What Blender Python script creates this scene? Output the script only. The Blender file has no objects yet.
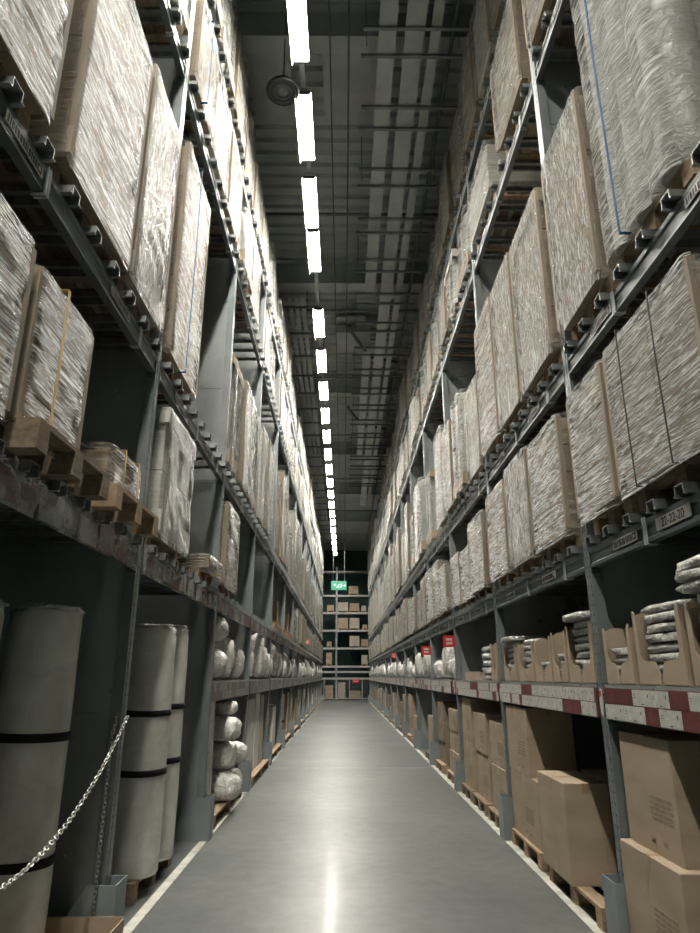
import bpy, math, random
from mathutils import Vector, Matrix, noise
random.seed(7)
R = math.radians
sc = bpy.context.scene
COL = sc.collection

# ------------------------------------------------------------------ camera
CAM_H = 1.52
F = 655.0
cd = bpy.data.cameras.new('camera'); cam = bpy.data.objects.new('camera', cd); COL.objects.link(cam)
cam.location = (0, 0, CAM_H)
cam.rotation_euler = (R(90 + 17.74), 0, -math.atan(6.5 * .952 / F))
cd.sensor_fit = 'VERTICAL'; cd.sensor_height = 24; cd.sensor_width = 18
cd.lens = 24 * F / 933
cd.clip_start = .05; cd.clip_end = 200
sc.camera = cam
# ------------------------------------------------------------------ world, exposure
w = bpy.data.worlds.new('world'); sc.world = w; w.use_nodes = True
w.node_tree.nodes['Background'].inputs[0].default_value = (.5, .6, .58, 1)
w.node_tree.nodes['Background'].inputs[1].default_value = .0
sc.view_settings.view_transform = 'Standard'; sc.view_settings.look = 'None'
sc.view_settings.exposure = 0.0; sc.view_settings.gamma = 1.0
sc.view_settings.use_curve_mapping = False
LAMP = 222.0
LAMP_COL = (1.0, .95, .86)

# ------------------------------------------------------------------ material helpers
def mat(name):
    m = bpy.data.materials.new(name); m.use_nodes = True
    nt = m.node_tree
    return m, nt, nt.nodes['Principled BSDF']
def N(nt, t, **kw):
    n = nt.nodes.new(t)
    for k, v in kw.items(): setattr(n, k, v)
    return n
def L(nt, a, b): nt.links.new(a, b)
def coords(nt, scale=(1, 1, 1), rot=(0, 0, 0), rand=True):
    tc = N(nt, 'ShaderNodeTexCoord'); mp = N(nt, 'ShaderNodeMapping')
    mp.inputs['Scale'].default_value = scale; mp.inputs['Rotation'].default_value = rot
    if rand:
        oi = N(nt, 'ShaderNodeObjectInfo'); mu = N(nt, 'ShaderNodeVectorMath', operation='SCALE')
        mu.inputs[0].default_value = (17, 31, 13); L(nt, oi.outputs['Random'], mu.inputs['Scale'])
        ad = N(nt, 'ShaderNodeVectorMath', operation='ADD')
        L(nt, tc.outputs['Object'], ad.inputs[0]); L(nt, mu.outputs[0], ad.inputs[1]); L(nt, ad.outputs[0], mp.inputs[0])
    else:
        L(nt, tc.outputs['Object'], mp.inputs[0])
    return mp.outputs[0]
def noise_tex(nt, vec, scale, detail=3, rough=.55, dist=0):
    n = N(nt, 'ShaderNodeTexNoise'); n.inputs['Scale'].default_value = scale
    n.inputs['Detail'].default_value = detail; n.inputs['Roughness'].default_value = rough; n.inputs['Distortion'].default_value = dist
    L(nt, vec, n.inputs['Vector']); return n.outputs['Fac']
def ramp(nt, fac, stops):
    r = N(nt, 'ShaderNodeValToRGB'); e = r.color_ramp.elements
    while len(e) < len(stops): e.new(.5)
    for i, (p, c) in enumerate(stops):
        e[i].position = p; e[i].color = (c if len(c) == 4 else (*c, 1)) if hasattr(c, '__len__') else (c, c, c, 1)
    L(nt, fac, r.inputs[0]); return r.outputs[0]
def bump(nt, h, strength, dist, bsdf, prev=None):
    b = N(nt, 'ShaderNodeBump'); b.inputs['Strength'].default_value = strength; b.inputs['Distance'].default_value = dist
    L(nt, h, b.inputs['Height'])
    if prev is not None: L(nt, prev, b.inputs['Normal'])
    L(nt, b.outputs[0], bsdf.inputs['Normal']); return b.outputs[0]
def simple(name, c1, c2=None, rough=.6, metal=0, nscale=6, nstretch=(1, 1, 1), bmp=0, spec=.5, lo=.35, hi=.65):
    m, nt, b = mat(name)
    b.inputs['Roughness'].default_value = rough; b.inputs['Metallic'].default_value = metal
    b.inputs['Specular IOR Level'].default_value = spec
    if c2 is None: c2 = tuple(x * .8 for x in c1)
    v = coords(nt, nstretch)
    f = noise_tex(nt, v, nscale, 4)
    L(nt, ramp(nt, f, [(lo, c1), (hi, c2)]), b.inputs['Base Color'])
    if bmp: bump(nt, f, bmp, .01, b)
    return m

M = {}
M['card'] = simple('cardboard', (.37, .295, .215), (.31, .245, .175), .75, nscale=2.5, nstretch=(1, 1, 3), bmp=.05, spec=.25)
M['board'] = simple('edge_board', (.285, .235, .175), (.24, .195, .145), .75, nscale=2.5, spec=.25)
M['card_dark'] = simple('cardboard_dark', (.24, .19, .14), (.19, .15, .11), .75, nscale=3, spec=.25)
M['card_pale'] = simple('cardboard_pale', (.42, .38, .32), (.35, .32, .27), .7, nscale=2.5, spec=.25)
M['card_white'] = simple('carton_white', (.62, .60, .55), (.52, .50, .46), .65, nscale=2, spec=.3)
M['tape'] = simple('packing_tape', (.30, .215, .13), (.26, .18, .11), .3, nscale=8)
M['wood'] = simple('pallet_wood', (.38, .28, .185), (.25, .18, .12), .8, nscale=5, nstretch=(1, 6, 8), bmp=.15, spec=.2)
M['wood_dark'] = simple('pallet_wood_worn', (.25, .19, .135), (.16, .12, .085), .8, nscale=5, nstretch=(1, 6, 8), bmp=.15, spec=.2)
M['beam'] = simple('rack_beam_steel', (.13, .152, .148), (.10, .12, .118), .38, .35, nscale=5)
M['channel'] = simple('galvanised_channel', (.36, .38, .37), (.24, .26, .255), .38, .75, nscale=12)
M['guard'] = simple('guard_steel', (.25, .28, .285), (.205, .235, .24), .5, .2, nscale=4)
M['black'] = simple('black_strap', (.010, .010, .011), None, .6, spec=.15)
M['blue'] = simple('blue_strap', (.03, .11, .24), None, .7, spec=.1)
M['yellow'] = simple('yellow_strap', (.50, .33, .09), None, .5)
M['white'] = simple('paper_label', (.56, .55, .51), (.42, .41, .38), .5, nscale=25)
M['red'] = simple('red_label', (.17, .042, .036), (.10, .032, .03), .35, nscale=10)
M['red_bright'] = simple('red_sign', (.62, .03, .025), None, .4)
M['ink'] = simple('ink', (.03, .03, .03), None, .6)
M['ink_soft'] = simple('carton_print', (.20, .155, .11), (.26, .20, .14), .8, nscale=40)
M['steel'] = simple('chain_steel', (.62, .62, .58), (.40, .40, .37), .28, .9, nscale=30)
M['dark'] = simple('dark_metal', (.035, .04, .042), None, .55, .2)
M['pipe'] = simple('ceiling_pipe', (.14, .16, .155), (.10, .115, .11), .5, .2)
M['tray'] = simple('cable_tray_steel', (.40, .43, .415), (.32, .35, .335), .5, .1, nscale=3)
M['hangrod'] = simple('strut_steel', (.20, .22, .215), None, .5, .4)
M['wallm'] = simple('wall_paint', (.06, .12, .105), (.05, .10, .09), .8, nscale=1.2)  # green put into the wall colour to tint the deep shadows teal
M['line'] = simple('floor_paint', (.52, .51, .45), (.34, .34, .30), .6, nscale=9)
M['housing'] = simple('lamp_housing', (.40, .40, .38), None, .5)

def mk_concrete():
    m, nt, b = mat('polished_concrete')
    v = coords(nt, rand=False)
    a = noise_tex(nt, v, .7, 3, .5); c = noise_tex(nt, v, 7, 4, .6)
    base = ramp(nt, a, [(.30, (.085, .094, .090)), (.72, (.142, .149, .140))])
    fine = ramp(nt, c, [(.3, .80), (.7, 1.12)])
    mx = N(nt, 'ShaderNodeMix', data_type='RGBA', blend_type='MULTIPLY'); mx.inputs[0].default_value = 1
    L(nt, base, mx.inputs['A']); L(nt, fine, mx.inputs['B']); L(nt, mx.outputs['Result'], b.inputs['Base Color'])
    b.inputs['Roughness'].default_value = .37
    b.inputs['Specular IOR Level'].default_value = .20
    b.inputs['Coat Weight'].default_value = .05; b.inputs['Coat Roughness'].default_value = .13
    bump(nt, c, .04, .01, b)
    return m
M['concrete'] = mk_concrete()

def mk_punched():
    m, nt, b = mat('punched_upright_steel')
    b.inputs['Roughness'].default_value = .42; b.inputs['Metallic'].default_value = .45
    tc = N(nt, 'ShaderNodeTexCoord'); sp = N(nt, 'ShaderNodeSeparateXYZ'); L(nt, tc.outputs['Object'], sp.inputs[0])
    def mth(op, a, bb=None):
        n = N(nt, 'ShaderNodeMath', operation=op)
        for i, x in enumerate((a, bb)):
            if x is None: continue
            if isinstance(x, (int, float)): n.inputs[i].default_value = x
            else: L(nt, x, n.inputs[i])
        return n.outputs[0]
    ax = mth('ABSOLUTE', sp.outputs['X']); dx = mth('SUBTRACT', ax, .024)
    z = mth('SUBTRACT', mth('FRACT', mth('MULTIPLY', sp.outputs['Z'], 16.0)), .5); dz = mth('MULTIPLY', z, 1 / 16.0)
    d2 = mth('ADD', mth('MULTIPLY', dx, dx), mth('MULTIPLY', mth('MULTIPLY', dz, dz), .5))
    hole = mth('LESS_THAN', d2, .0065 ** 2)
    nse = noise_tex(nt, coords(nt, (1, 1, .5)), 9, 4)
    col = ramp(nt, nse, [(.3, (.25, .28, .28)), (.7, (.185, .21, .212))])
    mx = N(nt, 'ShaderNodeMix', data_type='RGBA'); L(nt, hole, mx.inputs[0]); L(nt, col, mx.inputs['A'])
    mx.inputs['B'].default_value = (.01, .012, .012, 1); L(nt, mx.outputs['Result'], b.inputs['Base Color'])
    return m
M['post'] = mk_punched()

def mk_panel():
    m, nt, b = mat('galvanised_sheet')
    b.inputs['Metallic'].default_value = .4
    v = coords(nt, (1, 1, 1)); a = noise_tex(nt, v, 1.6, 5, .6)
    L(nt, ramp(nt, a, [(.3, (.40, .43, .42)), (.7, (.29, .315, .31))]), b.inputs['Base Color'])
    L(nt, ramp(nt, a, [(.3, .26), (.7, .40)]), b.inputs['Roughness'])
    return m
M['panel'] = mk_panel()

def mk_film(name, tint, fac_lo, fac_hi, rotx, scl, bstr):
    m, nt, b = mat(name)
    out = [n for n in nt.nodes if n.type == 'OUTPUT_MATERIAL'][0]
    b.inputs['Specular IOR Level'].default_value = .38; b.inputs['IOR'].default_value = 1.22
    a = noise_tex(nt, coords(nt, scl, rotx), 1.0, 4, .6)
    c = noise_tex(nt, coords(nt, tuple(x * 2.3 for x in scl), tuple(-x * .7 for x in rotx)), 1.0, 3, .6)
    big = noise_tex(nt, coords(nt, (1, 1, 1)), 2.6, 3)
    L(nt, ramp(nt, c, [(.3, .22), (.7, .42)]), b.inputs['Roughness'])
    r1 = ramp(nt, a, [(.40, 0), (.475, 1), (.53, .2), (.62, .9)])
    n1 = bump(nt, r1, bstr * .8, .010, b)
    n2 = bump(nt, c, bstr * .8, .010, b, n1)
    bump(nt, big, .15, .04, b, n2)
    ad = N(nt, 'ShaderNodeMix', data_type='FLOAT'); ad.inputs[0].default_value = .45
    ad2 = N(nt, 'ShaderNodeMix', data_type='FLOAT'); ad2.inputs[0].default_value = .45
    L(nt, c, ad2.inputs['A']); L(nt, big, ad2.inputs['B'])
    L(nt, r1, ad.inputs['A']); L(nt, ad2.outputs['Result'], ad.inputs['B'])
    fr = ramp(nt, ad.outputs['Result'], [(.2, fac_lo), (.45, (fac_lo + fac_hi) * .5), (.8, fac_hi)])
    L(nt, ramp(nt, ad.outputs['Result'], [(.30, tuple(x * .28 for x in tint)), (.5, tuple(x * .7 for x in tint)), (.68, tuple(min(.8, x * 2.2) for x in tint))]), b.inputs['Base Color'])  # pale streaks: milky film ridges, with glint contrast painted into the colour
    tr = N(nt, 'ShaderNodeBsdfTransparent'); tr.inputs[0].default_value = (.93, .94, .93, 1)
    mx = N(nt, 'ShaderNodeMixShader'); L(nt, fr, mx.inputs[0]); L(nt, tr.outputs[0], mx.inputs[1]); L(nt, b.outputs[0], mx.inputs[2])
    L(nt, mx.outputs[0], out.inputs['Surface'])
    return m
FT = (.31, .312, .292)
M['film'] = mk_film('stretch_film', FT, .10, .85, (0, R(8), 0), (2.0, 2.0, 52), 1.0)
M['film_v'] = mk_film('stretch_film_pleated', FT, .12, .80, (0, R(-7), 0), (45, 45, 3.0), .9)
M['film_cross'] = mk_film('stretch_film_slanting', FT, .10, .85, (0, R(-20), 0), (2.2, 2.2, 48), 1.0)
M['film_clear'] = mk_film('stretch_film_no_glare', FT, .02, .24, (R(8), 0, 0), (1.2, 1.2, 20), .5)  # for side faces: clearer film, painted without the glare of the front
M['pocket'] = mk_film('plastic_pocket', (.60, .59, .56), .04, .30, (0, R(10), 0), (3, 3, 4), .12)

def mk_bag(name, c, rough, bs=.6, nsc=9):
    m, nt, b = mat(name)
    b.inputs['Specular IOR Level'].default_value = .8
    a = noise_tex(nt, coords(nt, (1, 1, 1)), nsc, 5, .6, .8)
    L(nt, ramp(nt, a, [(.3, tuple(x * .78 for x in c)), (.65, c)]), b.inputs['Base Color'])
    b.inputs['Roughness'].default_value = rough
    bump(nt, ramp(nt, a, [(.35, 0), (.5, 1), (.6, .3)]), bs, .012, b)
    return m
M['bag'] = mk_bag('white_plastic_bag', (.68, .67, .63), .26, 1.0, 7)
M['pack'] = mk_bag('grey_plastic_pack', (.60, .60, .56), .18, .9, 14)
M['roll'] = mk_bag('foil_covered_roll', (.64, .63, .58), .27, .08, 5)
M['rollpale'] = mk_bag('pale_roll_end', (.50, .50, .46), .4)

def mk_deck():
    m, nt, b = mat('corrugated_ceiling_deck')
    b.inputs['Roughness'].default_value = .6
    a = noise_tex(nt, coords(nt, rand=False), 1.1, 3)
    L(nt, ramp(nt, a, [(.3, (.44, .48, .46)), (.7, (.36, .39, .375))]), b.inputs['Base Color'])
    return m
M['deck'] = mk_deck()
def mk_emit(name, c, s):
    m, nt, b = mat(name)
    b.inputs['Base Color'].default_value = (.8, .8, .8, 1)
    b.inputs['Emission Color'].default_value = (*c, 1); b.inputs['Emission Strength'].default_value = s
    v = N(nt, 'ShaderNodeTexCoord'); return m
M['lamp'] = mk_emit('lamp_diffuser', LAMP_COL, LAMP)
M['exit'] = mk_emit('exit_green', (.04, .34, .20), .9)
M['exit'].node_tree.nodes['Principled BSDF'].inputs['Base Color'].default_value = (.02, .12, .07, 1)
M['exit_white'] = mk_emit('exit_white', (.8, 1, .9), .6)
M['exit_white'].node_tree.nodes['Principled BSDF'].inputs['Base Color'].default_value = (.3, .4, .35, 1)

# ------------------------------------------------------------------ mesh builder
class MB:
    def __init__(s): s.v = []; s.f = []; s.m = []; s.smooth = []
    def add(s, vs, fs, mi=0, sm=False):
        b = len(s.v); s.v += [tuple(x) for x in vs]
        for f in fs: s.f.append(tuple(b + i for i in f)); s.m.append(mi); s.smooth.append(sm)
        return s
    def box(s, x0, x1, y0, y1, z0, z1, mi=0):
        return s.add([(x0, y0, z0), (x1, y0, z0), (x1, y1, z0), (x0, y1, z0), (x0, y0, z1), (x1, y0, z1), (x1, y1, z1), (x0, y1, z1)],
                     [(0, 3, 2, 1), (4, 5, 6, 7), (0, 1, 5, 4), (1, 2, 6, 5), (2, 3, 7, 6), (3, 0, 4, 7)], mi)
    def bbox(s, x0, x1, y0, y1, z0, z1, mi=0, c=.006):
        # box with chamfered vertical and top edges
        r = []
        for z, k in ((z0, 0), (z1 - c, 0), (z1, c)):
            a, b_, e, g = x0 + k, x1 - k, y0 + k, y1 - k
            r.append([(a + c, e, z), (b_ - c, e, z), (b_, e + c, z), (b_, g - c, z), (b_ - c, g, z), (a + c, g, z), (a, g - c, z), (a, e + c, z)])
        vs = [p for q in r for p in q]; fs = [tuple(reversed(range(8))), tuple(range(16, 24))]
        for k in (0, 8):
            for i in range(8): j = (i + 1) % 8; fs.append((k + i, k + j, k + 8 + j, k + 8 + i))
        return s.add(vs, fs, mi)
    def prism(s, poly, axis, a, b, mi=0):
        n = len(poly)
        def pt(p, t): return {'x': (t, p[0], p[1]), 'y': (p[0], t, p[1]), 'z': (p[0], p[1], t)}[axis]
        vs = [pt(p, a) for p in poly] + [pt(p, b) for p in poly]
        fs = [tuple(reversed(range(n))), tuple(range(n, 2 * n))] + [(i, (i + 1) % n, n + (i + 1) % n, n + i) for i in range(n)]
        return s.add(vs, fs, mi)
    def tube(s, pts, r, n=8, mi=0, closed=False, caps=True):
        rings = []; P = [Vector(p) for p in pts]; m = len(P); up = Vector((0, 0, 1)); vs = []
        for i, p in enumerate(P):
            if closed: d = P[(i + 1) % m] - P[i - 1]
            else: d = P[min(i + 1, m - 1)] - P[max(i - 1, 0)]
            d.normalize(); a = d.cross(up)
            if a.length < 1e-3: a = d.cross(Vector((1, 0, 0)))
            a.normalize(); b = a.cross(d)
            rr = r[i] if isinstance(r, (list, tuple)) else r
            for k in range(n):
                t = 2 * math.pi * k / n; vs.append(p + a * math.cos(t) * rr + b * math.sin(t) * rr)
        fs = []
        for i in range(m if closed else m - 1):
            j = (i + 1) % m
            for k in range(n): l = (k + 1) % n; fs.append((i * n + k, i * n + l, j * n + l, j * n + k))
        if caps and not closed: fs += [tuple(range(n))[::-1], tuple((m - 1) * n + k for k in range(n))]
        return s.add(vs, fs, mi, True)
    def cyl(s, cx, cy, z0, z1, r, n=20, mi=0): return s.lathe(cx, cy, [(r, z0), (r, z1)], n, mi)
    def lathe(s, cx, cy, prof, n=24, mi=0, wob=None):
        vs = []
        for (r, z) in prof:
            for k in range(n):
                t = 2 * math.pi * k / n; q = r + (wob(t, z) if wob and r > .01 else 0)
                vs.append((cx + q * math.cos(t), cy + q * math.sin(t), z))
        fs = []; m = len(prof)
        for i in range(m - 1):
            for k in range(n): l = (k + 1) % n; fs.append((i * n + k, i * n + l, (i + 1) * n + l, (i + 1) * n + k))
        s.add(vs, fs, mi, True)
        b = len(s.v) - len(vs)
        s.f.append(tuple(b + k for k in range(n))[::-1]); s.m.append(mi); s.smooth.append(False)
        s.f.append(tuple(b + (m - 1) * n + k for k in range(n))); s.m.append(mi); s.smooth.append(False)
        return s
    def grid_shell(s, x0, x1, y0, y1, z0, z1, step, disp, mi=0, top=True, r=.03):
        # closed rounded-rectangle tube around z with rows, displaced along outward normal
        loop = []
        def seg(ax, ay, bx, by, nx, ny):
            ln = math.hypot(bx - ax, by - ay); k = max(1, int(ln / step))
            for i in range(k): t = i / k; loop.append((ax + (bx - ax) * t, ay + (by - ay) * t, nx, ny))
        def arc(cx, cy, a0):
            for i in range(3): a = a0 + math.pi / 2 * i / 3; loop.append((cx + r * math.cos(a), cy + r * math.sin(a), math.cos(a), math.sin(a)))
        seg(x0 + r, y0, x1 - r, y0, 0, -1); arc(x1 - r, y0 + r, -math.pi / 2)
        seg(x1, y0 + r, x1, y1 - r, 1, 0); arc(x1 - r, y1 - r, 0)
        # rear face needs no detail
        loop.append((x1 - r, y1, 0, 1)); arc(x0 + r, y1 - r, math.pi / 2)
        seg(x0, y1 - r, x0, y0 + r, -1, 0); arc(x0 + r, y0 + r, math.pi)
        n = len(loop); rows = max(2, int((z1 - z0) / step)); vs = []
        for j in range(rows + 1):
            z = z0 + (z1 - z0) * j / rows
            for (x, y, nx, ny) in loop:
                d = disp(x, y, z, nx, ny); vs.append((x + nx * d, y + ny * d, z))
        fs = []
        for j in range(rows):
            for i in range(n): k = (i + 1) % n; fs.append((j * n + i, j * n + k, (j + 1) * n + k, (j + 1) * n + i))
        nf = len(s.f); s.add(vs, fs, mi, True)
        for q_ in range(len(fs)):
            if abs(loop[q_ % n][2]) > .7: s.m[nf + q_] = mi + 1
        if top:
            b = len(s.v) - len(vs); s.f.append(tuple(b + rows * n + i for i in range(n))); s.m.append(mi); s.smooth.append(False)
        return s
    def mesh(s, name, mats):
        me = bpy.data.meshes.new(name); me.from_pydata(s.v, [], s.f)
        for m in mats: me.materials.append(M[m] if isinstance(m, str) else m)
        me.polygons.foreach_set('material_index', s.m); me.polygons.foreach_set('use_smooth', s.smooth)
        me.update(); return me

CACHE = {}
def cached(key, fn):
    if key not in CACHE: CACHE[key] = fn()
    return CACHE[key]
def obj(name, me, parent=None, loc=(0, 0, 0), rot=(0, 0, 0)):
    o = bpy.data.objects.new(name, me); COL.objects.link(o); o.parent = parent
    o.location = loc; o.rotation_euler = rot; return o
def tag(o, label, cat, group=None):
    o['label'] = label; o['category'] = cat
    if group: o['group'] = group
    return o
def thing(name, loc, rz, label, cat, group=None):
    o = bpy.data.objects.new(name, None); COL.objects.link(o); o.location = loc; o.rotation_euler = (0, 0, rz)
    o.empty_display_size = .1
    return tag(o, label, cat, group)
def structure(name, me, loc=(0, 0, 0)):
    o = obj(name, me, None, loc); o['kind'] = 'structure'; return o

# ------------------------------------------------------------------ layout of the two racks
XR, XL = 1.65, -1.38                     # rack faces
P0, PITCH, NB = 1.59, 2.82, 15           # first upright, bay pitch, bays
UP = [P0 + PITCH * k for k in range(NB + 1)]
LV = {1: 1.45, 2: 2.34, 3: 3.76, 4: 6.55, 5: 8.0}   # tops of the beams
BAR = .055
DEPTH = 1.1
RACKNAME = {'L': 'chained rack', 'R': 'price-strip rack'}
ORD = ['zeroth', 'first', 'second', 'third', 'fourth', 'fifth', 'sixth', 'seventh', 'eighth', 'ninth', 'tenth', 'eleventh', 'twelfth', 'thirteenth', 'fourteenth', 'fifteenth', 'sixteenth']
NUM = ['zero', 'one', 'two', 'three', 'four', 'five', 'six', 'seven', 'eight', 'nine', 'ten', 'eleven', 'twelve', 'thirteen', 'fourteen', 'fifteen', 'sixteen']
LEVELNAME = {0: 'floor level', 1: 'first shelf', 2: 'second shelf', 3: 'third shelf', 4: 'fourth shelf', 5: 'top shelf'}
def rack_xf(side, yc, z, inset=0.):
    """Frame with local +y pointing into the rack, origin on the rack face."""
    if side == 'R': return (XR + inset, yc, z), -math.pi / 2
    return (XL - inset, yc, z), math.pi / 2

# ------------------------------------------------------------------ structure
def grid_floor():
    b = MB().box(-6, 6, -8, 52, -.2, 0); return b.mesh('floor', ['concrete'])
structure('floor', grid_floor())
def deck():
    # trapezoidal profile running across the aisle
    b = MB(); y = -8; z = 10.9; prof = []
    while y < 52: prof += [(y, z), (y + .12, z), (y + .16, z + .06), (y + .26, z + .06)]; y += .30
    prof += [(52, z), (52, z + .2), (-8, z + .2)]
    vs = [(-6, p[0], p[1]) for p in prof] + [(6, p[0], p[1]) for p in prof]; n = len(prof)
    b.add(vs, [(i, i + 1, n + i + 1, n + i) for i in range(n - 1)] + [(n - 1, 0, n, 2 * n - 1)], 0)
    return b.mesh('ceiling', ['deck'])
structure('ceiling', deck())
structure('wall_left', MB().box(-3.2, -3.0, -8, 44.4, 0, 10.9).mesh('wall_left', ['wallm']))
structure('wall_right', MB().box(3.2, 3.4, -8, 44.4, 0, 10.9).mesh('wall_right', ['wallm']))
structure('wall_cross_left', MB().box(-6, -5.8, 44.4, 52, 0, 10.9).mesh('wall_cross_left', ['wallm']))
structure('wall_cross_right', MB().box(5.8, 6, 44.4, 52, 0, 10.9).mesh('wall_cross_right', ['wallm']))
structure('wall_far', MB().box(-6, 6, 51.0, 51.2, 0, 10.9).mesh('wall_far', ['wallm']))
structure('wall_back', MB().box(-6, 6, -8.2, -8, 0, 10.9).mesh('wall_back', ['wallm']))
structure('floor_line_left', MB().box(-1.385, -1.315, -6, 44, 0, .003).mesh('floor_line_left', ['line']))
structure('floor_line_right', MB().box(1.565, 1.635, -6, 44, 0, .003).mesh('floor_line_right', ['line']))
M['joint'] = simple('floor_joint', (.36, .36, .33), (.22, .23, .22), .5, nscale=8)
for i, y in enumerate((12.4, 24.6, 36.8)):
    structure('floor_joint_line', MB().box(-1.31, 1.56, y, y + .03, 0, .002).mesh('joint', ['joint']))
# ceiling beams
def ibeam():
    b = MB(); b.box(-5.8, 5.8, -.14, .14, 0, .03).box(-5.8, 5.8, -.14, .14, .62, .65).box(-5.8, 5.8, -.012, .012, .03, .62)
    return b.mesh('ceiling_beam', ['deck'])
for k in range(8): structure('ceiling_beam', cached('ib', ibeam), (0, 1.0 + 6.2 * k, 10.25))
structure('ceiling_panel', MB().box(-1.5, -.85, 7.45, 8.85, 10.5, 10.56).mesh('cp', ['tray']))
structure('ceiling_panel', MB().box(-.35, .5, 7.45, 8.85, 10.5, 10.56).mesh('cp2', ['tray']))
structure('ceiling_panel', MB().box(-.25, .55, 15.2, 16.6, 10.5, 10.56).mesh('cp3', ['tray']))

# ------------------------------------------------------------------ lamps
def lamp_diff():
    b = MB(); pr = [(-.105, .05), (-.105, .03), (-.08, .015), (.08, .015), (.105, .03), (.105, .05)]
    b.prism(pr, 'y', -.61, .61); return b.mesh('diffuser', ['lamp'])
def lamp_house():
    b = MB().prism([(-.11, .051), (.11, .051), (.06, .11), (-.06, .11)], 'y', -.625, .625)
    for s in (-1, 1): b.prism([(s * .108, .05), (s * .112, .05), (s * .118, -.078), (s * .114, -.078)], 'y', -.625, .625)  # side skirts added to hold lamp light off the upper loads
    return b.mesh('housing', ['housing'])
def lamp_end():
    return MB().box(-.105, .105, .612, .64, .0, .05).box(-.105, .105, -.64, -.612, .0, .05).mesh('end_cap', ['dark'])
LX, LZ = -.59, 9.30
ys = [-6.0, -4.1, -2.2, -.3, 1.6, 3.6, 6.05, 7.8, 9.44, 10.80, 13.5]
y = 15.4
while y < 45: ys.append(y); y += 1.87
vis = 0
for i, y in enumerate(ys):
    n = i - 5
    where = f'{ORD[n]} in the row over the aisle' if 1 <= n <= 16 else (f'{ORD[n-16]} beyond the sixteenth over the aisle' if n > 16 else f'{ORD[1-n]} one behind the camera')
    t = thing('strip_light', (LX, y, LZ), 0, f'glowing white strip light under the ceiling, {where}', 'light', 'strip lights in a row over the aisle')
    obj('diffuser', cached('ld', lamp_diff), t); obj('housing', cached('lh', lamp_house), t); obj('end_cap', cached('le', lamp_end), t)
t = thing('light_trunking', (LX, 0, LZ + .11), 0, 'grey steel trunking rail that carries the row of strip lights', 'rail')
obj('rail', MB().box(-.035, .035, -7, 44.6, 0, .06).mesh('rail', ['tray']), t)
for k in range(17):
    yy = -5 + 3.1 * k
    obj('hanger', cached('hg', lambda: MB().cyl(0, 0, 0, 1.43, .008, 8).mesh('hanger', ['hangrod'])), t, (0, yy, .06))

# cable trays
def strip(x0, x1, y0, y1, h=.05):
    b = MB().box(x0, x1, y0, y1, 0, .006).box(x0, x0 + .006, y0, y1, .006, h).box(x1 - .006, x1, y0, y1, .006, h)
    return b.mesh('tray', ['tray'])
t = thing('cable_tray', (0, 0, 9.92), 0, 'wide grey triple cable tray under the ceiling beside the strip lights', 'cable tray')
for (a, b_) in ((.46, .70), (.82, 1.09), (1.17, 1.31)):
    obj('tray_strip', strip(a, b_, -5, 13.2 if a < .5 else 33), t)
for (a, b_) in ((.50, .72),):
    obj('tray_strip', strip(a, b_, 16, 26), t)
for k in range(22):
    y = 1.45 + 1.3 * k
    for dy, a, b_ in ((0, .25, 1.72), (.42, .22, 1.66)):
        obj('cross_bar', cached(('cb', a), lambda a=a, b_=b_: MB().box(a, b_, -.022, .022, -.045, 0).mesh('cross_bar', ['hangrod'])), t, (0, y + dy, 0))
for k in range(10):
    for x in (.30, 1.60): obj('drop_rod', cached('dr', lambda: MB().cyl(0, 0, 0, .975, .008, 6).mesh('rod', ['hangrod'])), t, (x, 1.75 + 2.6 * k, 0))
t = thing('cable_tray', (0, 0, 9.95), 0, 'grey cable tray of four strips running above the chained rack', 'cable tray')
for k in range(4):
    x = -1.50 + .155 * k; obj('tray_strip', strip(x, x + .10, 13.4 + .0 * k, 42), t)
for k in range(22):
    obj('cross_bar', cached('cbl', lambda: MB().box(-1.75, -.85, -.022, .022, -.045, 0).mesh('cross_bar', ['hangrod'])), t, (0, 13.8 + 1.25 * k, 0))
for k in range(8):
    for x in (-1.7, -.9): obj('drop_rod', cached('dr2', lambda: MB().cyl(0, 0, 0, .945, .008, 6).mesh('rod', ['hangrod'])), t, (x, 13.8 + 2.5 * k, 0))
# pipes
def pipe(lbl, pts, r): o = obj('sprinkler_pipe', MB().tube(pts, r, 8).mesh('pipe', ['pipe'])); return tag(o, lbl, 'pipe')
pipe('thin dark pipe along the ceiling between lights and wide cable tray', [(-.22, -6, 10.15), (-.22, 44, 10.15)], .012)
pipe('second thin pipe along the ceiling, beside the wide cable tray', [(.05, -6, 10.15), (.05, 44, 10.15)], .014)
pipe('dark pipe along the ceiling outside the wide cable tray', [(1.52, -6, 10.15), (1.52, 44, 10.15)], .03)
for y, wd in ((10.6, 'first'), (14.1, 'second'), (17.9, 'third'), (22.8, 'fourth'), (28.5, 'fifth'), (34.5, 'sixth')):
    pipe(f'{wd} pipe crossing the aisle under the ceiling, counted from the camera', [(-2.95, y, 10.04), (3.15, y, 10.04)], .028)
for y, wd in ((15.0, 'first'), (20.3, 'second')):
    pipe(f'{wd} slanting brace pipe under the ceiling beside the cable tray', [(.12, y, 10.12), (.2, y + .3, 10.08), (.7, y + 1.6, 10.06), (1.5, y + 1.9, 10.06)], .045)
# duct lumps under ceiling between the cross pipes
def box_duct(): return MB().bbox(-.45, .45, -.5, .5, 0, .25, c=.02).mesh('duct', ['tray'])
o = obj('air_duct', cached('duct', box_duct), None, (.25, 16.0, 10.22)); tag(o, 'square grey air duct box under the ceiling between two cross pipes', 'duct')
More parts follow.
